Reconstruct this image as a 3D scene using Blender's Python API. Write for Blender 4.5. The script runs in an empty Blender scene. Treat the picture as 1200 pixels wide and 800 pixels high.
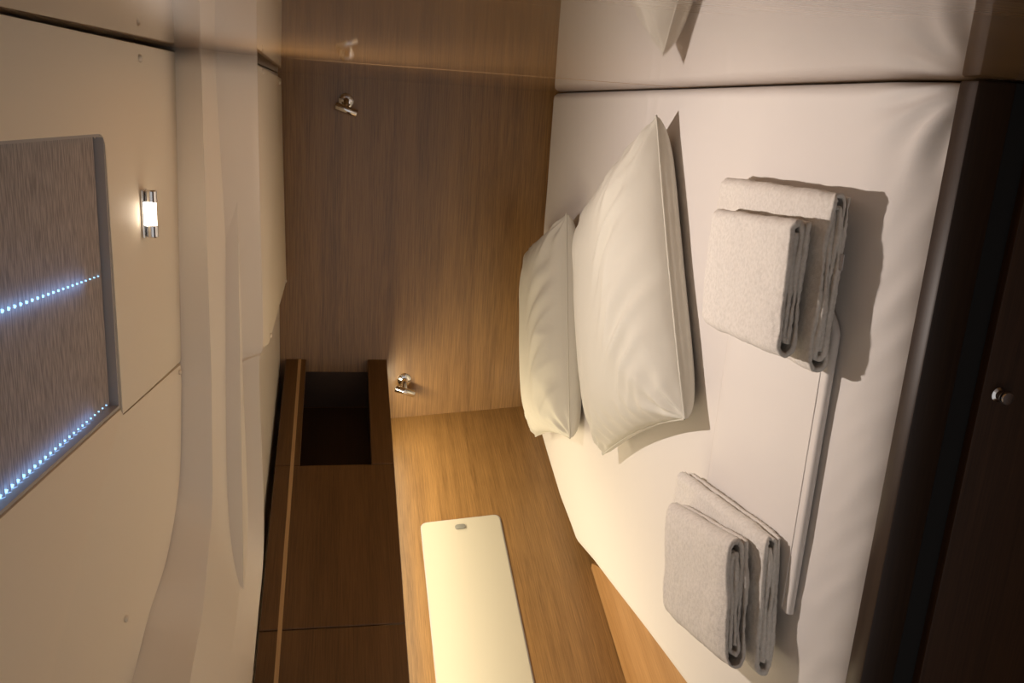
import bpy, bmesh, math, random
from mathutils import Vector, Matrix, noise
random.seed(4)
SC = bpy.context.scene
COL = SC.collection

# ------------------------------------------------------------------ materials
def srgb(r, g, b):
    def c(v):
        v /= 255.0
        return v / 12.92 if v <= 0.04045 else ((v + 0.055) / 1.055) ** 2.4
    return (c(r), c(g), c(b), 1.0)

def base_mat(name, col, rough=0.5, metal=0.0, spec=0.5, coat=0.0, coat_rough=0.03):
    m = bpy.data.materials.new(name); m.use_nodes = True
    b = m.node_tree.nodes['Principled BSDF']
    b.inputs['Base Color'].default_value = col
    b.inputs['Roughness'].default_value = rough
    b.inputs['Metallic'].default_value = metal
    b.inputs['Specular IOR Level'].default_value = spec
    b.inputs['Coat Weight'].default_value = coat
    b.inputs['Coat Roughness'].default_value = coat_rough
    return m, m.node_tree, b

def wood(name, dark, light, axis='X', yaw=0.0, rough=0.3, coat=0.0, coat_rough=0.05, scale=1.0, contrast=1.0, spec=0.5):
    """Fine straight-grained veneer; `axis` is the direction the grain runs."""
    m, nt, b = base_mat(name, light, rough, 0, spec, coat, coat_rough)
    N, L = nt.nodes, nt.links
    tc = N.new('ShaderNodeTexCoord')
    rot = N.new('ShaderNodeMapping'); rot.inputs['Rotation'].default_value = (0, 0, yaw)
    L.new(tc.outputs['Object'], rot.inputs['Vector'])
    def noise_tex(along, across, detail, rgh):
        mp = N.new('ShaderNodeMapping')
        s = [across * scale] * 3
        s['XYZ'.index(axis)] = along * scale
        mp.inputs['Scale'].default_value = s
        L.new(rot.outputs['Vector'], mp.inputs['Vector'])
        n = N.new('ShaderNodeTexNoise')
        n.inputs['Scale'].default_value = 1.0
        n.inputs['Detail'].default_value = detail
        n.inputs['Roughness'].default_value = rgh
        L.new(mp.outputs['Vector'], n.inputs['Vector'])
        return n
    n1 = noise_tex(7.0, 300.0, 4, 0.7)
    n2 = noise_tex(0.9, 28.0, 3, 0.5)
    n3 = noise_tex(14.0, 700.0, 2, 0.6)
    add = N.new('ShaderNodeMath'); add.operation = 'MULTIPLY_ADD'
    L.new(n1.outputs['Fac'], add.inputs[0]); add.inputs[1].default_value = 0.55
    mul = N.new('ShaderNodeMath'); mul.operation = 'MULTIPLY'
    L.new(n2.outputs['Fac'], mul.inputs[0]); mul.inputs[1].default_value = 0.3
    L.new(mul.outputs[0], add.inputs[2])
    add2 = N.new('ShaderNodeMath'); add2.operation = 'MULTIPLY_ADD'
    L.new(n3.outputs['Fac'], add2.inputs[0]); add2.inputs[1].default_value = 0.15
    L.new(add.outputs[0], add2.inputs[2])
    r = N.new('ShaderNodeValToRGB')
    r.color_ramp.elements[0].position = 0.5 - 0.13 / contrast; r.color_ramp.elements[0].color = dark
    r.color_ramp.elements[1].position = 0.5 + 0.12 / contrast; r.color_ramp.elements[1].color = light
    L.new(add2.outputs[0], r.inputs['Fac'])
    L.new(r.outputs['Color'], b.inputs['Base Color'])
    bp = N.new('ShaderNodeBump'); bp.inputs['Strength'].default_value = 0.06; bp.inputs['Distance'].default_value = 0.001
    L.new(n1.outputs['Fac'], bp.inputs['Height']); L.new(bp.outputs['Normal'], b.inputs['Normal'])
    return m

def fabric(name, col, bump=0.2, scale=900.0, rough=0.9, wrinkle=0.0, wscale=14.0, tint=None):
    m, nt, b = base_mat(name, col, rough, 0, 0.2)
    b.inputs['Sheen Weight'].default_value = 0.15
    N, L = nt.nodes, nt.links
    tc = N.new('ShaderNodeTexCoord')
    n = N.new('ShaderNodeTexNoise'); n.inputs['Scale'].default_value = scale; n.inputs['Detail'].default_value = 3
    L.new(tc.outputs['Object'], n.inputs['Vector'])
    h = n.outputs['Fac']
    if wrinkle:
        w = N.new('ShaderNodeTexNoise'); w.inputs['Scale'].default_value = wscale; w.inputs['Detail'].default_value = 5
        w.inputs['Distortion'].default_value = 0.6
        L.new(tc.outputs['Object'], w.inputs['Vector'])
        b2 = N.new('ShaderNodeBump'); b2.inputs['Strength'].default_value = wrinkle; b2.inputs['Distance'].default_value = 0.01
        L.new(w.outputs['Fac'], b2.inputs['Height'])
    bp = N.new('ShaderNodeBump'); bp.inputs['Strength'].default_value = bump; bp.inputs['Distance'].default_value = 0.002
    L.new(h, bp.inputs['Height'])
    if wrinkle: L.new(b2.outputs['Normal'], bp.inputs['Normal'])
    L.new(bp.outputs['Normal'], b.inputs['Normal'])
    if tint:
        n2 = N.new('ShaderNodeTexNoise'); n2.inputs['Scale'].default_value = scale * 0.35; n2.inputs['Detail'].default_value = 4
        L.new(tc.outputs['Object'], n2.inputs['Vector'])
        r = N.new('ShaderNodeValToRGB')
        r.color_ramp.elements[0].position = 0.3; r.color_ramp.elements[0].color = tint
        r.color_ramp.elements[1].position = 0.62; r.color_ramp.elements[1].color = col
        L.new(n2.outputs['Fac'], r.inputs['Fac']); L.new(r.outputs['Color'], b.inputs['Base Color'])
    return m

def plastic(name, col, rough=0.45, bump=0.05, scale=500.0):
    m, nt, b = base_mat(name, col, rough, 0, 0.4)
    N, L = nt.nodes, nt.links
    tc = N.new('ShaderNodeTexCoord')
    n = N.new('ShaderNodeTexNoise'); n.inputs['Scale'].default_value = scale; n.inputs['Detail'].default_value = 2
    L.new(tc.outputs['Object'], n.inputs['Vector'])
    bp = N.new('ShaderNodeBump'); bp.inputs['Strength'].default_value = bump; bp.inputs['Distance'].default_value = 0.001
    L.new(n.outputs['Fac'], bp.inputs['Height']); L.new(bp.outputs['Normal'], b.inputs['Normal'])
    return m

def glow(name, col, strength):
    m, nt, b = base_mat(name, col, 0.4)
    b.inputs['Emission Color'].default_value = col
    b.inputs['Emission Strength'].default_value = strength
    return m

HYAW = math.atan2(0.312, 0.95)          # the hull runs this far off the Y axis
W_DARK, W_LIGHT = srgb(110, 80, 45), srgb(158, 120, 72)
M = {}
M['wood_back'] = wood('oak_veneer_across', W_DARK, W_LIGHT, 'X', rough=0.34, coat=0.5, coat_rough=0.24)
M['wood_right'] = wood('oak_veneer_upright_gloss', W_DARK, W_LIGHT, 'Z', rough=0.4, coat=1.0, coat_rough=0.04)
M['wood_hull'] = wood('oak_veneer_hull', W_DARK, W_LIGHT, 'X', yaw=0.0, rough=0.4, coat=0.1, coat_rough=0.2)
M['wood_locker'] = wood('oak_veneer_locker', srgb(86, 60, 33), srgb(112, 80, 47), 'Y', yaw=HYAW, rough=0.42)
M['wood_ledge'] = wood('oak_solid_ledge', srgb(146, 106, 62), srgb(178, 136, 88), 'Y', yaw=HYAW, rough=0.4)
M['wood_rail'] = wood('walnut_rail', srgb(38, 25, 16), srgb(52, 36, 24), 'X', rough=0.45, spec=0.3)
M['wood_drawer'] = wood('walnut_front', srgb(46, 27, 12), srgb(64, 40, 21), 'X', rough=0.5, spec=0.25)
M['wood_seam'] = wood('oak_seam', srgb(150, 116, 76), srgb(176, 140, 96), 'Z', rough=0.35)
M['inlay'] = wood('pale_inlay', srgb(180, 142, 96), srgb(205, 170, 122), 'Y', yaw=HYAW, rough=0.45)
M['niche'] = wood('niche_shade_wood', srgb(40, 25, 14), srgb(56, 36, 20), 'Y', yaw=HYAW, rough=0.6)  # darker than the locker oak: the niche's shade is in the colour
M['headliner'] = plastic('cream_headliner_vinyl', srgb(246, 236, 217), 0.6, 0.15, 700)
M['gelcoat'] = plastic('cream_gelcoat', srgb(245, 237, 223), 0.35, 0.03, 60)
M['cream_panel'] = plastic('cream_panel_laminate', srgb(184, 179, 164), 0.6, 0.12, 900)
M['sheet'] = fabric('white_cotton_sheet', srgb(219, 214, 209), 0.10, 1100, 0.9, 0.10, 9)
M['pillow'] = fabric('white_cotton_pillowcase', srgb(202, 199, 187), 0.08, 1300, 0.8, 0.12, 16)
M['terry'] = fabric('white_terry', srgb(222, 217, 210), 0.5, 520, 1.0, tint=srgb(208, 203, 195))
M['terry_gray'] = fabric('pale_grey_terry', srgb(214, 208, 200), 0.5, 520, 1.0, tint=srgb(200, 194, 186))
M['chrome'] = base_mat('chrome', (0.8, 0.8, 0.8, 1), 0.12, 1.0)[0]
M['black'] = plastic('gap_shade_black', srgb(14, 12, 11), 0.7)  # near-black that puts the shade of gaps into the colour
M['white_cap'] = plastic('white_plastic_cap', srgb(236, 226, 208), 0.4)
M['grey_latch'] = plastic('grey_latch', srgb(128, 128, 122), 0.4)
M['frame_grey'] = plastic('grey_anodised_frame', srgb(176, 172, 172), 0.45)
M['tag'] = plastic('care_tag', srgb(190, 188, 190), 0.6)
M['lamp_glow'] = glow('lamp_glow', (1.0, 0.87, 0.70, 1), 9.0)
M['led_glow'] = glow('led_glow', (1.0, 0.84, 0.52, 1), 6.0)
M['cord_glow'] = glow('cord_hole_glow', (0.30, 0.62, 1.0, 1), 2.2)

def blind_mat():
    m, nt, b = base_mat('pleated_blind', srgb(120, 106, 92), 0.75, 0, 0.3)
    N, L = nt.nodes, nt.links
    tc = N.new('ShaderNodeTexCoord'); mp = N.new('ShaderNodeMapping'); mp.inputs['Scale'].default_value = (30, 900, 1)
    n = N.new('ShaderNodeTexNoise'); n.inputs['Scale'].default_value = 1.0; n.inputs['Detail'].default_value = 3
    L.new(tc.outputs['Object'], mp.inputs['Vector']); L.new(mp.outputs['Vector'], n.inputs['Vector'])
    r = N.new('ShaderNodeValToRGB')
    tr = N.new('ShaderNodeBsdfTranslucent'); tr.inputs['Color'].default_value = srgb(150, 150, 160)
    mx = N.new('ShaderNodeMixShader'); mx.inputs['Fac'].default_value = 0.14
    L.new(b.outputs[0], mx.inputs[1]); L.new(tr.outputs[0], mx.inputs[2]); L.new(mx.outputs[0], N['Material Output'].inputs['Surface'])
    r.color_ramp.elements[0].position = .38; r.color_ramp.elements[0].color = srgb(174, 163, 154)
    r.color_ramp.elements[1].position = .62; r.color_ramp.elements[1].color = srgb(220, 207, 196)
    L.new(n.outputs['Fac'], r.inputs['Fac']); L.new(r.outputs['Color'], b.inputs['Base Color'])
    return m
M['blind'] = blind_mat()

# ------------------------------------------------------------------ mesh helpers
def obj(name, bm, mat, parent=None, smooth=None):
    me = bpy.data.meshes.new(name)
    bmesh.ops.recalc_face_normals(bm, faces=bm.faces[:])
    bm.to_mesh(me); bm.free()
    o = bpy.data.objects.new(name, me); COL.objects.link(o)
    me.materials.append(M[mat] if isinstance(mat, str) else mat)
    if smooth is not None:
        for p in me.polygons: p.use_smooth = True
        if smooth < 179: me.set_sharp_from_angle(angle=math.radians(smooth))
    if parent is not None:
        o.parent = parent
        o.matrix_parent_inverse = Matrix.Identity(4)
    return o

def tag(o, label, cat, group=None):
    o['label'] = label; o['category'] = cat
    if group: o['group'] = group
    return o

def thing(name, label, cat, loc=(0, 0, 0), rz=0.0, group=None):
    o = bpy.data.objects.new(name, None); COL.objects.link(o)
    o.empty_display_size = 0.05
    o.location = loc; o.rotation_euler = (0, 0, rz)
    return tag(o, label, cat, group)

def struct(o, label=None, cat=None):
    o['kind'] = 'structure'
    if label: o['label'] = label
    if cat: o['category'] = cat
    return o

def prism(bm, pts, vec, bevel=0.0, seg=2):
    """Closed polygon `pts` (3D) extruded by `vec`."""
    vec = Vector(vec)
    a = [bm.verts.new(Vector(p)) for p in pts]
    b = [bm.verts.new(Vector(p) + vec) for p in pts]
    n = len(pts)
    fs = [bm.faces.new(a), bm.faces.new(list(reversed(b)))]
    for i in range(n):
        fs.append(bm.faces.new((a[i], b[i], b[(i + 1) % n], a[(i + 1) % n])))
    if bevel > 0:
        es = list({e for f in fs for e in f.edges})
        bmesh.ops.bevel(bm, geom=es, offset=bevel, segments=seg, profile=0.5, affect='EDGES')

def box(bm, lo, hi, bevel=0.0, seg=2):
    x0, y0, z0 = lo; x1, y1, z1 = hi
    prism(bm, [(x0, y0, z0), (x1, y0, z0), (x1, y1, z0), (x0, y1, z0)], (0, 0, z1 - z0), bevel, seg)

def obox(bm, org, u, v, w, bevel=0.0, seg=2):
    org, u, v, w = Vector(org), Vector(u), Vector(v), Vector(w)
    prism(bm, [org, org + u, org + u + v, org + v], w, bevel, seg)

def tube(bm, pts, r, n=12, cap=True, radii=None):
    pts = [Vector(p) for p in pts]
    rings = []
    prev = None
    for i, p in enumerate(pts):
        d = (pts[min(i + 1, len(pts) - 1)] - pts[max(i - 1, 0)]).normalized()
        ref = prev if prev is not None else (Vector((0, 0, 1)) if abs(d.z) < 0.9 else Vector((1, 0, 0)))
        s = (ref - d * ref.dot(d)).normalized(); prev = s
        t = d.cross(s)
        rr = radii[i] if radii else r
        rings.append([bm.verts.new(p + (s * math.cos(2 * math.pi * k / n) + t * math.sin(2 * math.pi * k / n)) * rr) for k in range(n)])
    for a, b in zip(rings, rings[1:]):
        for k in range(n):
            bm.faces.new((a[k], a[(k + 1) % n], b[(k + 1) % n], b[k]))
    if cap:
        bm.faces.new(rings[0]); bm.faces.new(list(reversed(rings[-1])))

def lathe(bm, org, axis, prof, n=24):
    """prof: (radius, height along axis) pairs."""
    org, ax = Vector(org), Vector(axis).normalized()
    s = ax.orthogonal().normalized(); t = ax.cross(s)
    rings = [[bm.verts.new(org + ax * h + (s * math.cos(2 * math.pi * k / n) + t * math.sin(2 * math.pi * k / n)) * max(r, 1e-4)) for k in range(n)] for r, h in prof]
    for a, b in zip(rings, rings[1:]):
        for k in range(n):
            bm.faces.new((a[k], a[(k + 1) % n], b[(k + 1) % n], b[k]))
    bm.faces.new(rings[0]); bm.faces.new(list(reversed(rings[-1])))

def spline(pts, per=6):
    """Catmull-Rom through points of any dimension."""
    P = [Vector(p) for p in pts]
    P = [P[0] * 2 - P[1]] + P + [P[-1] * 2 - P[-2]]
    out = []
    for i in range(1, len(P) - 2):
        for k in range(per):
            t = k / per
            a, b, c, d = P[i - 1], P[i], P[i + 1], P[i + 2]
            out.append(0.5 * ((2 * b) + (c - a) * t + (2 * a - 5 * b + 4 * c - d) * t * t + (3 * b - a - 3 * c + d) * t ** 3))
    out.append(P[-2])
    return out

def area(name, loc, rot, sx, sy, power, col):
    l = bpy.data.lights.new(name, 'AREA'); l.shape = 'RECTANGLE'; l.size = sx; l.size_y = sy
    l.energy = power; l.color = col
    o = bpy.data.objects.new(name, l); COL.objects.link(o); o.location = loc; o.rotation_euler = rot
    return o

# ------------------------------------------------------------------ layout (metres; the eye stands at x=0, y=0)
XR, YB = 0.0717, 2.944                       # inner faces of the right and back walls
HD = Vector((0.312, 0.95, 0)).normalized()   # along the hull
HN = Vector((HD.y, -HD.x, 0))                # from the hull into the cabin
HUP = Vector((-0.047, 0, 0.515)).normalized()
H0 = Vector((-1.08, YB, 0.903))
def hull_pt(s, z):
    """Point of the hull lining: s metres from the back wall (towards the eye), height z."""
    p = H0 - HD * s
    return p + HUP * ((z - p.z) / HUP.z)
HNORM = HD.cross(HUP).normalized()
if HNORM.x < 0: HNORM = -HNORM

# ------------------------------------------------------------------ room shell
bm = bmesh.new(); box(bm, (-2.6, -0.9, -0.04), (0.20, YB + 0.1, 0.0))
struct(obj('floor', bm, 'wood_drawer'))

bm = bmesh.new(); box(bm, (-1.75, YB, 0.0), (XR + 0.08, YB + 0.04, 1.72))
wall_back = struct(obj('wall_back', bm, 'wood_back'))

bm = bmesh.new(); box(bm, (XR, -0.9, 0.0), (XR + 0.04, YB - 0.001, 1.95))
wall_right = struct(obj('wall_right', bm, 'wood_right'))
# thin upright joint in the veneer of the right wall
bm = bmesh.new(); box(bm, (XR - 0.0003, 1.766, 0.60), (XR + 0.003, 1.768, 1.452))
struct(obj('trim_1', bm, 'wood_seam'))
# corner bead between back wall and hull lining is in wall_left below
bm = bmesh.new()
hx, hz = -HD, HNORM; hy = hz.cross(hx)
hm = Matrix(((hx.x, hy.x, hz.x, H0.x), (hx.y, hy.y, hz.y, H0.y), (hx.z, hy.z, hz.z, H0.z), (0, 0, 0, 1)))   # local x runs along the hull, y up it, z into the cabin
hi = hm.inverted()
a, b, c, d = [hi @ hull_pt(s, z) for s, z in ((-0.02, 0.0), (4.0, 0.0), (4.0, 1.60), (-0.02, 1.60))]
prism(bm, [a, b, c, d], (0, 0, -0.04))
wall_left = struct(obj('wall_left', bm, 'wood_hull'))
wall_left.matrix_world = hm

# ------------------------------------------------------------------ ceiling: moulded deckhead with a step, headliner panels
def zc(y): return 1.718 - 0.126 * (y - 1.09)   # underside of the upper headliner
E1 = [(0.0717, 1.709), (-0.223, 1.689), (-0.517, 1.669), (-0.580, 1.662), (-0.733, 1.633), (-0.851, 1.545), (-0.908, 1.435), (-0.978, 1.341), (-1.06, 1.20), (-1.17, 1.00), (-1.28, 0.75), (-1.40, 0.3), (-1.5, -0.9)]
E2 = [(0.0717, 1.716), (-0.225, 1.719), (-0.535, 1.727), (-0.600, 1.722), (-0.815, 1.685), (-0.891, 1.611), (-0.966, 1.518), (-1.009, 1.372), (-1.09, 1.22), (-1.20, 1.02), (-1.31, 0.76), (-1.43, 0.3), (-1.53, -0.9)]
E3 = [(0.0717, 1.722, 1.578), (-0.226, 1.757, 1.572), (-0.51, 1.793, 1.568), (-0.59, 1.803, 1.567), (-0.88, 1.84, 1.563), (-1.00, 1.80, 1.560), (-1.05, 1.68, 1.553), (-1.078, 1.459, 1.550), (-1.14, 1.28, 1.55), (-1.24, 1.05, 1.55), (-1.36, 0.78, 1.55), (-1.48, 0.3, 1.55), (-1.60, -0.9, 1.55)]
E4 = [(0.0717, 1.762, 1.507), (-0.23, 1.788, 1.507), (-0.50, 1.815, 1.507), (-0.565, 1.80, 1.514), (-0.90, 1.86, 1.514), (-1.04, 1.835, 1.515), (-1.10, 1.72, 1.516), (-1.165, 1.565, 1.516), (-1.235, 1.36, 1.516), (-1.34, 1.11, 1.516), (-1.46, 0.83, 1.516), (-1.58, 0.3, 1.516), (-1.70, -0.9, 1.516)]
e1 = spline([(x, y, zc(y) + 0.012) for x, y in E1], 8)
e2 = spline([(x * .968 if x < 0 else x, y * .968, 1.592) for x, y in E2], 8)
e3 = spline(E3, 8); e4 = spline(E4, 8)
bm = bmesh.new()
cols = []
for p1, p2, p3, p4 in zip(e1, e2, e3, e4):
    up = p1 + Vector((0, 0, 0.10)); o1 = p1 + Vector((0, 0.004, 0))
    r1 = p1.lerp(p2, 0.94) ; r2 = p2.lerp(p3, 0.06); r3 = p2.lerp(p3, 0.97); r4 = p3.lerp(p4, 0.05)
    lip = p4 + Vector((0, 0.012, 0.0)); lip2 = p4 + Vector((0, 0.016, 0.030))
    cols.append([bm.verts.new(q) for q in (up, p1, r1, p2, r2, r3, p3, r4, p4, lip, lip2)])
for a, b in zip(cols, cols[1:]):
    for i in range(len(a) - 1):
        bm.faces.new((a[i], b[i], b[i + 1], a[i + 1]))
cove = obj('ceiling', bm, 'gelcoat', smooth=20)
struct(cove)
so = cove.modifiers.new('thick', 'SOLIDIFY'); so.thickness = 0.003; so.offset = 0
# deck above everything: upper deckhead and the low deckhead over the bed head
bm = bmesh.new()
prism(bm, [(-2.4, -0.9, zc(-0.9) + 0.07), (0.07, -0.9, zc(-0.9) + 0.07), (0.07, 1.78, zc(1.78) + 0.07), (-2.4, 1.78, zc(1.78) + 0.07)], (0, 0, 0.03))
prism(bm, [(-2.0, 1.70, 1.546), (0.07, 1.775, 1.546), (0.07, YB - 0.001, 1.546), (-2.0, YB - 0.001, 1.546)], (0, 0, 0.03))
obj('deckhead', bm, 'gelcoat', cove)

def ceiling_panel(poly, thick, name='headliner_panel', bev=0.002):
    bm = bmesh.new(); prism(bm, poly, (0, 0, thick), bev, 2)
    return obj(name, bm, 'headliner', cove, smooth=40)

def cap(parent, p, r=0.006):
    bm = bmesh.new()
    lathe(bm, p, (0, 0, -1), [(r, 0), (r, 0.002), (r * 0.75, 0.0042), (r * 0.3, 0.005)], 16)
    return obj('screw_cap', bm, 'white_cap', parent, smooth=60)

HX0, HX1, HY0, HY1 = -0.490, -0.066, 0.72, 1.362     # hatch opening
e1_xy = [(p.x, p.y) for p in e1]
right_rear = [(0.0655, 1.700)] + [(x, y - 0.004) for x, y in e1_xy if -0.505 < x < 0.06] + [(-0.5045, 1.665)]
poly = [(0.0675, 0.2), (0.0675, 1.1)] + right_rear + [(-0.5035, HY1 + 0.004)]
rc = 0.022
poly += [(HX1 - rc, HY1)] + [(HX1 - rc + rc * math.sin(t), HY1 - rc + rc * math.cos(t)) for t in (0.4, 0.8, 1.2)] + [(HX1, HY1 - rc), (HX1, HY0), (HX0, HY0), (HX0, 0.2)]
pr = ceiling_panel([(x, y, zc(y)) for x, y in poly], 0.012)
cap(pr, (0.044, 1.516, zc(1.516)))
left_rear = [(x, y - 0.004) for x, y in e1_xy if x < -0.512 and y > 0.3]
poly = [(HX0 - 0.002, 0.2), (HX0 - 0.002, HY1), (-0.5065, HY1 + 0.006), (-0.5075, 1.664)] + left_rear + [(-1.40, 0.2)]
pl = ceiling_panel([(x, y, zc(y)) for x, y in poly], 0.012)
cap(pl, (-0.846, 1.329, zc(1.329))); cap(pl, (-0.522, 1.652, zc(1.652)), 0.005)
# low panel over the bed head
pp = [(0.056, 1.800, 1.5085), (0.056, 2.925, 1.535), (-0.600, 2.925, 1.5215), (-0.590, 2.10, 1.516), (-0.535, 1.86, 1.513), (-0.50, 1.832, 1.5085)]
low = ceiling_panel(pp, 0.010)
cap(low, (0.048, 1.95, 1.5125)); cap(low, (0.040, 2.80, 1.5325)); cap(low, (-0.585, 2.85, 1.521)); cap(low, (-0.580, 2.14, 1.516), 0.007)

# ------------------------------------------------------------------ roof hatch with a pleated blind
win = bpy.data.objects.new('window_1', None); COL.objects.link(win); win.location = (-0.278, 1.04, zc(1.04)); win.empty_display_size = .05
struct(win, 'square roof hatch closed by a grey pleated blind', 'hatch')
woff = Vector(win.location)
def wl(p): return Vector(p) - woff
bm = bmesh.new()
def hatch_side(x0, y0, x1, y1):
    t = 0.004
    pts = [wl((x0, y0, zc(y0) + 0.001)), wl((x1, y0, zc(y0) + 0.001)), wl((x1, y1, zc(y1) + 0.001)), wl((x0, y1, zc(y1) + 0.001))]
    prism(bm, pts, (0, 0, 0.052), 0.0)
hatch_side(HX0 + 0.001, HY0, HX0 + 0.006, HY1 - 0.001)
hatch_side(HX1 - 0.006, HY0, HX1 - 0.001, HY1 - 0.02)
hatch_side(HX0 + 0.006, HY1 - 0.006, HX1 - 0.002, HY1 - 0.001)
hatch_side(HX0, HY0, HX1, HY0 + 0.005)
obj('frame', bm, 'frame_grey', win)
bm = bmesh.new()                                             # end rail, black to put the slot's shade into its colour
prism(bm, [wl((HX0 + .006, HY1 - .016, zc(HY1) + .022)), wl((HX1 - .006, HY1 - .016, zc(HY1) + .022)), wl((HX1 - .006, HY1 - .0065, zc(HY1) + .022)), wl((HX0 + .006, HY1 - .0065, zc(HY1) + .022))], (0, 0, .02))
obj('blind_slot', bm, 'black', win)
bm = bmesh.new()                                             # the pleats
PITCH = 0.0145
rows = []
npl = int((HY1 - 0.018 - HY0) / (PITCH / 2))
xs = [HX0 + 0.0065 + (HX1 - HX0 - 0.013) * i / 12 for i in range(13)]
for k in range(npl + 1):
    y = HY1 - 0.0105 - k * PITCH / 2
    dz = 0.013 + (0.0055 if k % 2 else 0.0)
    rows.append([bm.verts.new(wl((x, y, zc(y) + dz))) for x in xs])
for a, b in zip(rows, rows[1:]):
    for i in range(12): bm.faces.new((a[i], b[i], b[i + 1], a[i + 1]))
blind = obj('blind', bm, 'blind', win)
def cord_row(xa, xb, y_end, y_start):  # glowing beads stand in for outside light leaking through the cord holes
    bm = bmesh.new()
    k = 1
    while True:
        y = HY1 - 0.0105 - k * PITCH / 2
        if y < y_end: break
        if y < y_start:
            f = (HY1 - y) / 0.40
            s = 0.0008 + 0.0022 * min(1, max(0, f) ** 1.1)
            x = xa + (xb - xa) * (HY1 - y) / 0.40
            z = zc(y) + 0.0135
            c = [wl((x - s, y - s * .8, z)), wl((x + s, y - s * .8, z)), wl((x, y + s * .9, z))]
            prism(bm, c, (0, 0, 0.004))
        k += 2
    return obj('cord_glow_row', bm, 'cord_glow', win)
cord_row(-0.276, -0.258, 0.80, 1.345)
cord_row(-0.4785, -0.4785, 0.80, 1.345)
# added strip lights above the blind, making the blue halo along its cords
for xx, yaw_, pw in ((-0.2646, math.radians(-2.6), 0.30), (-0.4785, 0.0, 0.25)):
    dl = area('blind_halo_strip', (xx + .004, 1.02, zc(1.02) + 0.028), (-math.atan(0.126), 0, math.radians(90) - yaw_), 0.56, 0.006, pw, (0.25, 0.5, 1.0)); dl.rotation_mode = 'ZYX'

# ------------------------------------------------------------------ ceiling lamp
LX, LY = -0.200, 1.500
lz = zc(LY)
lamp = thing('ceiling_lamp', 'small lit tube lamp on the cream ceiling beside the hatch', 'lamp', (LX, LY, lz))
lamp.rotation_euler = (-math.atan(0.126), 0, 0)
bm = bmesh.new(); box(bm, (-0.040, -0.011, -0.005), (0.040, 0.011, 0.0), 0.002)
obj('base_plate', bm, 'chrome', lamp, smooth=40)
for sx in (-1, 1):
    bm = bmesh.new()
    lathe(bm, (sx * 0.019, 0, -0.014), (sx, 0, 0), [(0.0085, 0), (0.0095, 0.001), (0.0095, 0.018), (0.0075, 0.020)], 20)
    obj('end_cap', bm, 'chrome', lamp, smooth=40)
bm = bmesh.new(); lathe(bm, (-0.019, 0, -0.014), (1, 0, 0), [(0.0075, 0), (0.0075, 0.038)], 20)
obj('tube', bm, 'lamp_glow', lamp, smooth=40)
sp = bpy.data.lights.new('ceiling_lamp_light', 'SPOT'); sp.energy = 32.0; sp.color = (1.0, 0.87, 0.79); sp.shadow_soft_size = 0.012
sp.spot_size = math.radians(152); sp.spot_blend = 0.85
so_ = bpy.data.objects.new('ceiling_lamp_light', sp); COL.objects.link(so_)
so_.location = (LX, LY, lz - 0.026); so_.rotation_euler = (math.radians(-9), 0, 0)

# ------------------------------------------------------------------ overhead locker along the hull
L0 = Vector((-0.88, YB - 0.002, 0)) ; LDIR = HD
def lk(s, dep, z):
    """s metres along the front from the back wall, dep metres into the locker."""
    return L0 - LDIR * s - HN * dep + Vector((0, 0, z))
locker = thing('overhead_locker', 'long oak wall locker with pale inlay line and a dark open niche', 'locker', (0, 0, 0))
LB, LT, NB, NT = 1.178, 1.526, 1.245, 1.457
def lbox(bm, s0, s1, d0, d1, z0, z1, bev=0.0015):
    # clip against the back wall: the box is skewed so that s=0 lies in the wall plane
    def q(s, dep, z):
        p = lk(s, dep, z)
        if s <= 0.0:
            t = (YB - 0.002 - p.y) / LDIR.y
            p = p + LDIR * t
        return p
    prism(bm, [q(s0, d0, z0), q(s1, d0, z0), q(s1, d1, z0), q(s0, d1, z0)], (0, 0, z1 - z0), bev, 1)
S1, S2, S3 = 0.552, 1.140, 1.75
DEP = 0.17
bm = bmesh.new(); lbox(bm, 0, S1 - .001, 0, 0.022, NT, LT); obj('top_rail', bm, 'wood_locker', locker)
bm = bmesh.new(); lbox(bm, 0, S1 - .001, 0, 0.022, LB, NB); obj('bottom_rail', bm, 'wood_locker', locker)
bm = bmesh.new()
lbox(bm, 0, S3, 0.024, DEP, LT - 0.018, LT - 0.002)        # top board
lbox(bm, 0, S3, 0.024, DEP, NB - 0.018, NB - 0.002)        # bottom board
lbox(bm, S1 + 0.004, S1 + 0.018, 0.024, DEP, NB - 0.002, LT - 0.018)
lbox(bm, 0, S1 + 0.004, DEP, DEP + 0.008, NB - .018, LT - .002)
lbox(bm, 0.0, 0.006, 0.045, DEP, NB - .002, LT - .018, 0)  # dark end panel added to paint the shade at the niche end
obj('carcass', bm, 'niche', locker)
for s0, s1 in ((S1 + .001, S2 - .0015), (S2 + .0015, S3)):
    bm = bmesh.new(); lbox(bm, s0, s1, 0, 0.020, LB, LT)
    obj('door', bm, 'wood_locker', locker)
bm = bmesh.new(); lbox(bm, 0, S3, -0.0006, 0.004, 1.4735, 1.4835, 0); obj('inlay_strip', bm, 'inlay', locker)
bm = bmesh.new(); lbox(bm, 0.10, S3, 0.037, 0.053, 1.183, 1.2265, 0); obj('light_strip', bm, 'led_glow', locker)
ang = math.atan2(HD.y, HD.x)
mid = lk(0.92, 0.045, 1.1815)
tilt = area('locker_strip_light', mid, (0, 0, 0), 1.62, 0.014, 6.3, (1.0, 0.84, 0.58))
tilt.rotation_euler = (0, 0, ang)

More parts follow.
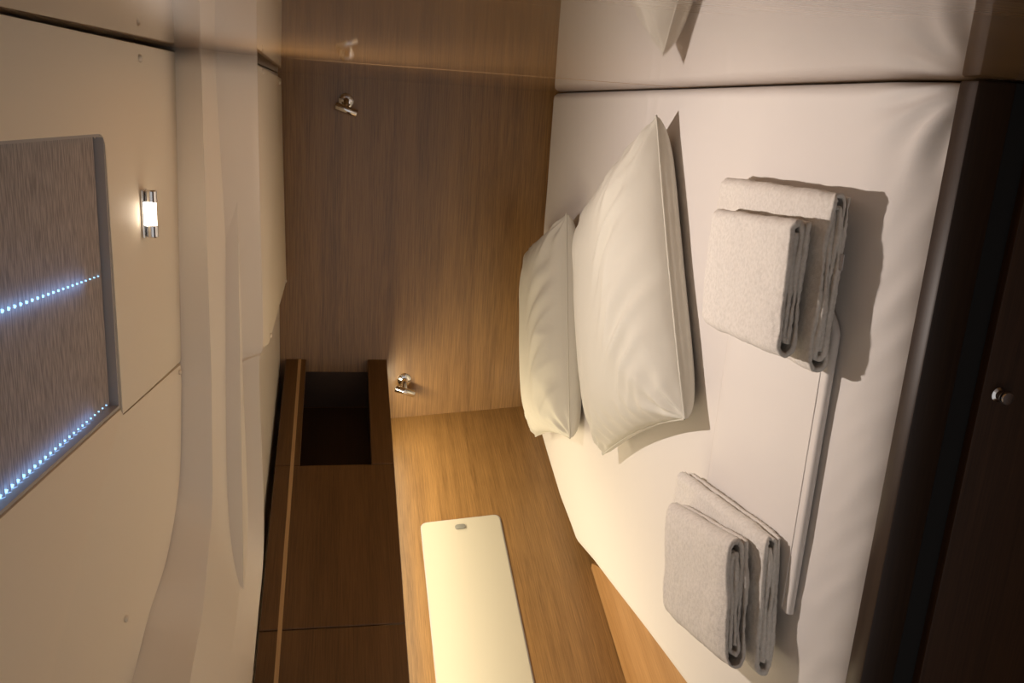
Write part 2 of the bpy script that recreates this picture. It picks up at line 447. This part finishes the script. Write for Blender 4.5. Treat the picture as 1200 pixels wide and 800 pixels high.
# ------------------------------------------------------------------ cream access panel in the hull lining
T_ = HNORM * 0.0015
def hp(s, z, off=0.0): return hull_pt(s, z) + HNORM * off
ap_org = hp(0.9, 0.84)
ap = thing('access_panel', 'cream panel with a small grey latch set in the oak hull side', 'panel', ap_org)
def rounded(s0, s1, z0, z1, r, n=5):
    out = []
    for cs, cz, a0 in ((s1 - r, z1 - r, 0), (s0 + r, z1 - r, 90), (s0 + r, z0 + r, 180), (s1 - r, z0 + r, 270)):
        for k in range(n + 1):
            t = math.radians(a0 + 90 * k / n)
            out.append((cs + r * math.cos(t), cz + r * math.sin(t)))
    return out
bm = bmesh.new(); prism(bm, [hp(s, z, 0.0008) - ap_org for s, z in rounded(0.540, 1.45, 0.841, 1.086, 0.018)], HNORM * 0.0035, 0.001, 1)
obj('panel_face', bm, 'cream_panel', ap, smooth=40)
bm = bmesh.new(); prism(bm, [hp(s, z, 0.0003) - ap_org for s, z in rounded(0.536, 1.454, 0.837, 1.090, 0.021)], HNORM * 0.0012)
obj('edge_seal', bm, 'frame_grey', ap)
bm = bmesh.new(); prism(bm, [hp(s, z, 0.0045) - ap_org for s, z in rounded(0.566, 0.584, 0.951, 0.984, 0.007)], HNORM * 0.004, 0.0015, 2)
obj('latch', bm, 'grey_latch', ap, smooth=40)

# ------------------------------------------------------------------ berth: platform, rail, drawers, ledge
berth = thing('berth_base', 'built-in dark wood berth base with rail and drawers under the mattress', 'bed base', (-0.45, 1.8, 0))
bo = Vector(berth.location)
def bl(p): return Vector(p) - bo
bm = bmesh.new()
plat = [(XR - .002, 0.93), (XR - .002, YB - .002), tuple(hull_pt(0.003, 0.45).xy + Vector((.006, 0))), tuple((hull_pt(2.10, 0.45) + HNORM * .006).xy)]
prism(bm, [bl((x, y, 0.0)) for x, y in plat], (0, 0, 0.50))
obj('platform', bm, 'wood_drawer', berth)
bm = bmesh.new(); prism(bm, [bl(p) for p in ((-1.75, 0.905, 0.578), (XR - .002, 0.905, 0.578), (XR - .002, 0.938, 0.578), (-1.75, 0.938, 0.578))], (0, 0, 0.053), 0.004, 2)
obj('front_rail', bm, 'wood_rail', berth, smooth=40)
bm = bmesh.new(); prism(bm, [bl(p) for p in ((-1.75, 0.918, 0.50), (XR - .002, 0.918, 0.50), (XR - .002, 0.938, 0.50), (-1.75, 0.938, 0.50))], (0, 0, 0.078))
obj('finger_groove', bm, 'black', berth)  # black strip painting the shade inside the groove
bm = bmesh.new(); prism(bm, [bl(p) for p in ((-1.10, 0.905, 0.10), (XR - .002, 0.905, 0.10), (XR - .002, 0.929, 0.10), (-1.10, 0.929, 0.10))], (0, 0, 0.437), 0.003, 2)
drawer = obj('drawer', bm, 'wood_drawer', berth, smooth=40)
bm = bmesh.new()
lathe(bm, bl((-0.312, 0.905, 0.513)), (0, -1, 0), [(0.010, 0), (0.010, 0.002), (0.0065, 0.004), (0.006, 0.010), (0.0092, 0.013), (0.0098, 0.016), (0.008, 0.019), (0.003, 0.0198)], 24)
obj('knob', bm, 'chrome', drawer, smooth=50)
# ledge beside the mattress
MAT = [(XR - .002, 0.948), (XR - .002, YB - .010), (-1.040, YB - .010), (-1.106, 2.72), (-1.201, 2.43), (-1.243, 2.22), (-1.212, 2.05), (-1.165, 1.72), (-1.122, 1.38), (-1.07, 0.948)]
lp = [(-1.280, 2.18), (-1.222, 2.03), (-1.176, 1.72), (-1.132, 1.38), (-1.080, 0.945)]
hl = [hull_pt(s, 0.60) + HNORM * 0.004 for s in (2.10, 0.80)]
bm = bmesh.new()
prism(bm, [bl((x, y, 0.502)) for x, y in lp] + [bl((h.x, h.y, 0.502)) for h in hl], (0, 0, 0.100), 0.003, 2)
obj('side_ledge', bm, 'wood_ledge', berth, smooth=40)

# ------------------------------------------------------------------ mattress in a fitted sheet
def round_poly(pts, rs, n=6):
    out = []
    m = len(pts)
    for i in range(m):
        p = Vector(pts[i]); a = Vector(pts[i - 1]); b = Vector(pts[(i + 1) % m])
        r = rs[i]
        ra = min(r, (a - p).length * .45, (b - p).length * .45)
        p0 = p + (a - p).normalized() * ra; p1 = p + (b - p).normalized() * ra
        for k in range(n + 1):
            t = k / n
            out.append(p0 * (1 - t) ** 2 + p * 2 * t * (1 - t) + p1 * t * t)
    return out
def resample(pts, step):
    out = []
    for i in range(len(pts)):
        a, b = pts[i], pts[(i + 1) % len(pts)]
        k = max(1, int((b - a).length / step))
        for j in range(k): out.append(a.lerp(b, j / k))
    return out
def mattress():
    loop = resample(round_poly(MAT, [.035, .07] + [.10] * 8), 0.012)
    n = len(loop)
    cen = Vector((-0.52, 1.9))
    side = [Vector(p) for p in MAT[1:]]                       # back and hull sides
    ZT, ZB = 0.650, 0.502
    FY = MAT[0][1]
    def drop(d, R, H):
        if d >= R: return 0.0
        q = (R - max(d, 0.0)) / R
        return H * (1 - math.sqrt(max(0.0, 1 - q * q)))
    def seg_d(p, a, b):
        ab = b - a
        t = max(0.0, min(1.0, (p - a).dot(ab) / ab.length_squared))
        return (p - a - ab * t).length
    def top(p):
        ds = min(seg_d(p, a, b) for a, b in zip(side, side[1:]))
        z = ZT - min(0.100, drop(p.y - FY, 0.135, 0.075) + drop(XR - p.x - .001, 0.022, 0.022) + drop(ds, 0.05, 0.045))
        z += 0.0022 * noise.noise(Vector((p.x * 5, p.y * 5, 1.3)))
        # cloth pulled round the front right corner
        dx, dy = XR - p.x, p.y - FY
        d = math.hypot(dx, dy)
        z += 0.0045 * math.exp(-((d - .07) / .06) ** 2) * math.sin(math.atan2(dy, dx + .001) * 15 + 3 * noise.noise(Vector((p.x * 8, p.y * 8, 0))))
        for yy, a in ((1.96, .004), (1.90, .004), (1.55, .0025), (1.38, .002)):
            z += a * math.exp(-((p.y - yy - .02 * noise.noise(Vector((p.x * 20, yy, 0)))) / .010) ** 2) * math.exp(-dx / .06)
        # puffy front edge
        fr = math.exp(-((dy - .03) / .05) ** 2)
        z += fr * (0.004 * noise.noise(Vector((p.x * 7, 0.3, 0.7))) + 0.003 * noise.noise(Vector((p.x * 26 + dy * 30, dy * 20, 2))))
        # long soft creases on the side by the ledge
        for k in range(3):
            z += 0.0016 * math.exp(-((p.x + .92 - .07 * k + .25 * (p.y - 1.4)) / .012) ** 2) * math.exp(-((p.y - 1.25) / .28) ** 2)
        return z
    bm = bmesh.new()
    rings = []
    ts = [0.02 + 0.83 * k / 40 for k in range(40)] + [0.85 + 0.15 * (1 - (1 - k / 30) ** 1.6) for k in range(31)]
    for t in ts:
        ring = []
        for i in range(n):
            p = cen.lerp(loop[i], t)
            ring.append(bm.verts.new((p.x, p.y, top(p))))
        rings.append(ring)
    edge = [v.co.z for v in rings[-1]]
    for f, ins in ((0.3, -.0005), (0.65, .001), (0.9, .006), (1.0, .02)):
        rings.append([bm.verts.new((loop[i].x + (cen - loop[i]).normalized().x * ins, loop[i].y + (cen - loop[i]).normalized().y * ins, edge[i] + (ZB - edge[i]) * f)) for i in range(n)])
    c = bm.verts.new((cen.x, cen.y, top(cen)))
    for i in range(n): bm.faces.new((c, rings[0][i], rings[0][(i + 1) % n]))
    for a, b in zip(rings, rings[1:]):
        for i in range(n): bm.faces.new((a[i], b[i], b[(i + 1) % n], a[(i + 1) % n]))
    bm.faces.new(list(reversed(rings[-1])))
    return obj('mattress', bm, 'sheet', smooth=180)
mo = tag(mattress(), 'thick mattress in a white fitted sheet filling the berth', 'mattress')

# ------------------------------------------------------------------ folded flat sheet
def folded_sheet():
    x0, x1, y0, y1, z0 = -0.722, -0.105, 1.052, 1.392, 0.6515
    t = thing('folded_sheet', 'flat folded white sheet lying between and under the two towel stacks', 'sheet', ((x0 + x1) / 2, (y0 + y1) / 2, z0))
    # cross-section in y: three layers rounded at the front fold
    prof = []
    H = 0.013
    for k in range(9):
        a = -math.pi / 2 - math.pi * k / 8
        prof.append((y0 + H / 2 + H / 2 * math.cos(a), H / 2 + H / 2 * math.sin(a)))
    top = [(y0 + .02 + (y1 - y0 - .03) * k / 14, H - 0.0045 * (k / 14)) for k in range(15)]
    prof += top + [(y1 - .002, 0.006), (y1, .003), (y1 - .002, 0.0)]
    bm = bmesh.new()
    rings = []
    nx = 40
    for i in range(nx + 1):
        u = i / nx
        x = x0 + (x1 - x0) * u
        sh = 0.012 * (0.4 - u)              # slightly askew
        fr = 0.034 * min(1.0, max(0.0, (x + 0.268) / 0.03))      # the end under the towel is folded in
        ring = []
        for (y, z) in prof:
            zz = z + (0.0012 * noise.noise(Vector((x * 14, y * 14, 3))) if z > .004 else 0)
            ring.append(bm.verts.new((x - (x0 + x1) / 2, y - (y0 + y1) / 2 + sh * (y - y0) / (y1 - y0) + fr * (1 - (y - y0) / (y1 - y0)), zz)))
        rings.append(ring)
    m = len(prof)
    for a, b in zip(rings, rings[1:]):
        for k in range(m): bm.faces.new((a[k], b[k], b[(k + 1) % m], a[(k + 1) % m]))
    bm.faces.new(rings[0]); bm.faces.new(list(reversed(rings[-1])))
    obj('sheet_layers', bm, 'sheet', t, smooth=60)
    bm = bmesh.new()
    tube(bm, [(x - (x0 + x1) / 2, -(y1 - y0) / 2 + 0.018, H + .0004) for x in (x0 + .004, -0.275)], 0.0011, 8)
    obj('hem_edge', bm, 'sheet', t, smooth=60)
folded_sheet()

# ------------------------------------------------------------------ towels: one long strip rolled flat, seen at its open end
def towel(name, label, loc, rz, W, D, H, mat, layers=5, t=0.0075, seed=0, tilt=0.0, care=False):
    rnd = random.Random(seed)
    root = thing(name, label, 'towel', loc, rz, 'folded towels in two stacks on the bed')
    root.rotation_euler = (0, tilt, rz)
    z_of = lambda k: t / 2 + (H - t) * k / (layers - 1)
    order = []
    lo, hi = 0, layers - 1
    while lo <= hi:
        order.append(lo); lo += 1
        if lo <= hi: order.append(hi); hi -= 1
    # centre line: level order[0] right->left, order[1] left->right, ...
    path = []
    gap = (H - t) / (layers - 1)
    for i, lev in enumerate(order):
        ins = 0.5 * (H / 2) + (i // 2) * gap * 1.25
        xl, xr = -W / 2 + ins + t / 2, W / 2 - ins - t / 2
        if i == 0: xr = W / 2 - 0.004
        if i == len(order) - 1:
            if i % 2: xr += gap * 0.8
            else: xl -= gap * 0.8
        xs_ = (xr, xl) if i % 2 == 0 else (xl, xr)
        for k in range(26):
            path.append(Vector((xs_[0] + (xs_[1] - xs_[0]) * k / 25, z_of(lev))))
        if i < len(order) - 1:                               # half-turn to the next level
            z0, z1 = z_of(lev), z_of(order[i + 1])
            cx = xs_[1]; sgn = -1 if i % 2 == 0 else 1
            rr = abs(z1 - z0) / 2
            bul = min(rr, 0.85 * (H / 2))
            for k in range(1, 12):
                a = math.pi * k / 12
                path.append(Vector((cx + sgn * bul * math.sin(a), z0 + (z1 - z0) * (1 - math.cos(a)) / 2)))
    # even spacing, small sag and wobble
    fine = [path[0]]
    for a, b in zip(path, path[1:]):
        k = max(1, int((b - a).length / 0.003))
        for j in range(1, k + 1): fine.append(a.lerp(b, j / k))
    n = len(fine)
    nd = int(D / 0.003)
    bm = bmesh.new()
    rowsA, rowsB = [], []
    for j in range(nd + 1):
        v = j / nd                                          # 0 at the open front end, 1 at the folded back
        y = -D / 2 + D * v
        # the back edge rounds over
        e = max(0.0, (v * D - (D - H * 0.55)) / (H * 0.55))
        sc = math.sqrt(max(0.0, 1 - e * e)) if e > 0 else 1.0
        fe = max(0.0, 1 - v * D / 0.035)
        sc = max(sc, 0.12) * (1 - 0.24 * fe * fe)
        A, B = [], []
        for i in range(n):
            p = fine[i]
            d = (fine[min(i + 1, n - 1)] - fine[max(i - 1, 0)]).normalized()
            nn = Vector((-d.y, d.x))
            wob = 0.0022 * noise.noise(Vector((p.x * 26 + seed, y * 7, p.y * 60 + i * 0.003)))
            th = t * 0.5 * (0.82 + 0.25 * noise.noise(Vector((p.x * 40, y * 16, i * .02 + seed))))
            # side ends round in plan at the back
            px = p.x * (1 - 0.05 * e * e)
            zz = p.y + (wob if 0.25 * H < p.y < 0.9 * H else wob * .3)
            yoff = 0.008 * noise.noise(Vector((p.x * 12, seed, p.y * 120))) * (1 - v)
            for S, sgn in ((A, 1), (B, -1)):
                q = Vector((px, zz)) + nn * th * sgn
                z = H / 2 + (q.y - H / 2) * sc
                z = max(z, 0.0)
                # soft corners: the top sinks a little towards the sides
                S.append(bm.verts.new((q.x, y + yoff, z)))
        rowsA.append(A); rowsB.append(B)
    for j in range(nd):
        for i in range(n - 1):
            bm.faces.new((rowsA[j][i], rowsA[j][i + 1], rowsA[j + 1][i + 1], rowsA[j + 1][i]))
            bm.faces.new((rowsB[j][i + 1], rowsB[j][i], rowsB[j + 1][i], rowsB[j + 1][i + 1]))
        for i in (0, n - 1):
            bm.faces.new((rowsA[j][i], rowsB[j][i], rowsB[j + 1][i], rowsA[j + 1][i]))
    for j in (0, nd):
        for i in range(n - 1):
            bm.faces.new((rowsA[j][i], rowsA[j][i + 1], rowsB[j][i + 1], rowsB[j][i]))
    o = obj('terry_cloth', bm, mat, root, smooth=180)
    tx = bpy.data.textures.new('terry_pile', 'CLOUDS'); tx.noise_scale = 0.0045; tx.noise_depth = 1
    dm = o.modifiers.new('pile', 'DISPLACE'); dm.texture = tx; dm.texture_coords = 'LOCAL'; dm.strength = 0.0030; dm.mid_level = 0.5
    tx2 = bpy.data.textures.new('terry_sag', 'CLOUDS'); tx2.noise_scale = 0.06; tx2.noise_depth = 1
    dm2 = o.modifiers.new('sag', 'DISPLACE'); dm2.texture = tx2; dm2.texture_coords = 'LOCAL'; dm2.strength = 0.005; dm2.mid_level = 0.5
    if care:
        bm = bmesh.new(); box(bm, (0.02, -D / 2 - 0.012, H * .30), (0.042, -D / 2 + 0.004, H * .30 + 0.0012))
        obj('care_tag', bm, 'tag', root)
    return root

towel('bath_towel', 'large white towel at the bottom of the stack nearer the pillows and glossy wall', (-0.205, 1.228, 0.6675), math.radians(1.5), 0.245, 0.362, 0.039, 'terry', 5, 0.0084, 1, 0, True)
towel('hand_towel', 'small white towel on top of the stack nearer the pillows and glossy wall', (-0.220, 1.196, 0.7118), math.radians(3.5), 0.192, 0.264, 0.039, 'terry', 4, 0.0104, 2)
towel('bath_towel', 'large greyish towel at the bottom of the stack beside the orange wooden ledge', (-0.740, 1.252, 0.6675), math.radians(7.5), 0.225, 0.365, 0.039, 'terry', 4, 0.0100, 3)
towel('hand_towel', 'small greyish towel on top of the stack beside the orange wooden ledge', (-0.748, 1.215, 0.7105), math.radians(13), 0.200, 0.265, 0.046, 'terry_gray', 5, 0.0096, 4)

# ------------------------------------------------------------------ pillows
def pillow(label, cen, rz, L, D, top, bot, seed, tilt=(0, 0)):
    root = thing('pillow', label, 'pillow', cen, rz, 'pillows at the head of the bed')
    root.rotation_euler = (tilt[0], tilt[1], rz)
    nu, nv = 110, 90
    def prof(t, n, p): return max(0.0, 1 - abs(t) ** n) ** p
    def xy(u, v):
        x = u * L / 2 * (1 - 0.055 * (1 - v * v) * u * u)
        y = v * D / 2 * (1 - 0.030 * (1 - u * u) * v * v)
        return x, y
    def wrinkle(x, y, u, v):
        z = 0.0
        for k, (cu, cv) in enumerate(((1, 1), (1, -1), (-1, 1), (-1, -1))):
            dx, dy = x - cu * L / 2, y - cv * D / 2
            r = math.hypot(dx, dy); th = math.atan2(dy, dx)
            z += 0.0075 * math.exp(-r / 0.11) * min(1, r / .03) * math.sin(th * 13 + seed + k + 3.0 * noise.noise(Vector((x * 8, y * 8, seed))))
        # diagonal drag lines from the front edge
        q = noise.noise(Vector(((x + y * .8) * 16, (y - x * .8) * 3.2, seed * 2.1)))
        z += 0.017 * (1 - abs(q) * 2.2) * math.exp(-((v + .60) / .32) ** 2) * (1 - u * u)
        z += 0.0040 * noise.noise(Vector((x * 6, y * 6, seed + 7)))
        # short-end gathers
        z += 0.0035 * math.exp(-((abs(u) - .90) / .12) ** 2) * math.sin(y * 105 + 2.5 * noise.noise(Vector((x * 5, y * 10, seed))))
        return z
    bm = bmesh.new()
    tops, bots = {}, {}
    for i in range(nu + 1):
        s = -1 + 2 * i / nu
        u = math.sin(s * math.pi / 2) * 0.55 + s * 0.45
        for j in range(nv + 1):
            s2 = -1 + 2 * j / nv
            v = math.sin(s2 * math.pi / 2) * 0.55 + s2 * 0.45
            x, y = xy(u, v)
            edge = i in (0, nu) or j in (0, nv)
            f = prof(u, 3.6, .56) * prof(v, 3.6, .56)
            seam = 0.010 * noise.noise(Vector((x * 5, y * 5, seed + 20))) * (1 - u * u) * (1 if abs(v) > .9 else 0)
            if edge:
                w = bm.verts.new((x, y, bot + 0.002 * noise.noise(Vector((x * 20, y * 20, seed)))))
                tops[i, j] = bots[i, j] = w
            else:
                m = min(1.0, f * 5)
                tops[i, j] = bm.verts.new((x, y, bot + top * f + wrinkle(x, y, u, v) * m))
                g = prof(u, 7, .42) * prof(v, 9, .42)
                # fullness: the lower half bulges a touch past the seam
                bx = 1 + 0.012 * (1 - v * v); 
                bots[i, j] = bm.verts.new((x, y * (1 + 0.02 * (1 - u ** 4) * v ** 8), max(0.0015, bot * (1 - g))))
    for i in range(nu):
        for j in range(nv):
            bm.faces.new((tops[i, j], tops[i + 1, j], tops[i + 1, j + 1], tops[i, j + 1]))
            q = [bots[i, j], bots[i, j + 1], bots[i + 1, j + 1], bots[i + 1, j]]
            if len(set(q)) == 4:
                try: bm.faces.new(q)
                except ValueError: pass
    o = obj('pillowcase', bm, 'pillow', root, smooth=180)
    pts = []
    for k in range(60): pts.append((-1 + 2 * k / 60, -1))
    for k in range(50): pts.append((1, -1 + 2 * k / 50))
    for k in range(60): pts.append((1 - 2 * k / 60, 1))
    for k in range(51): pts.append((-1, 1 - 2 * k / 50))
    bm = bmesh.new()
    tube(bm, [(*xy(u, v), bot + 0.002) for u, v in pts], 0.0020, 6, cap=False)
    obj('piping', bm, 'pillow', root, smooth=60)
    return root
ZM = 0.6505
pillow('plump white pillow lying in front, its seam facing the towels', (-0.3975, 1.818, ZM), math.atan2(0.32, 0.549), 0.640, 0.525, 0.092, 0.050, 1.0)
pillow('white pillow tucked behind the other pillow, against the oak back wall', (-0.655, 2.497, ZM), math.atan2(0.234, 0.607), 0.650, 0.430, 0.080, 0.050, 5.0)

# ------------------------------------------------------------------ chrome hooks on the back wall
def hook(label, x, z, lean):
    root = thing('wall_hook', label, 'hook', (x, YB, z), 0, 'chrome hooks on the oak back wall')
    bm = bmesh.new(); lathe(bm, (0, 0, 0), (0, -1, 0), [(0.024, 0), (0.024, 0.003), (0.021, 0.0055), (0.011, 0.008)], 28)
    obj('base', bm, 'chrome', root, smooth=50)
    bm = bmesh.new(); tube(bm, [(0, -0.005, 0), (-0.001, -0.018, 0.0), (-0.006, -0.028, 0), (-0.016, -0.035, 0), (-0.026, -0.038, 0)], 0.009, 16, radii=[0.011, 0.0095, 0.009, 0.009, 0.010])
    obj('stem', bm, 'chrome', root, smooth=50)
    bm = bmesh.new()
    ax = Vector((math.sin(lean), 0, math.cos(lean)))
    c = Vector((-0.028, -0.046, 0))
    lathe(bm, c - ax * 0.036, ax, [(0.0105, 0), (0.0125, 0.002), (0.0125, 0.070), (0.0105, 0.072)], 24)
    obj('peg', bm, 'chrome', root, smooth=50)
hook('chrome hook on the back wall just above the bright lit hull side', -0.956, 1.113, 0.30)
hook('chrome hook high on the shaded back wall near the glossy wall', 0.000, 1.331, 0.30)

# ------------------------------------------------------------------ world and camera
w = bpy.data.worlds.new('World'); SC.world = w; w.use_nodes = True
bg = w.node_tree.nodes['Background']; bg.inputs['Color'].default_value = (0.96, 0.91, 0.88, 1); bg.inputs['Strength'].default_value = 0.52

cam = bpy.data.cameras.new('camera'); co = bpy.data.objects.new('camera', cam); COL.objects.link(co)
cam.sensor_width = 36.0; cam.lens = 30.0; cam.clip_start = 0.01
Rr, Rd, Rf = (0.063661, -0.190133, -0.979692), (-0.963676, -0.266855, -0.01083), (-0.259377, 0.944795, -0.200215)
co.matrix_world = Matrix(((Rr[0], -Rd[0], -Rf[0], 0), (Rr[1], -Rd[1], -Rf[1], 0), (Rr[2], -Rd[2], -Rf[2], 1.35), (0, 0, 0, 1)))
SC.camera = co

SC.view_settings.view_transform = 'Standard'
SC.view_settings.look = 'None'
SC.view_settings.gamma = 1.0
SC.view_settings.exposure = 0.08
SC.view_settings.use_curve_mapping = False
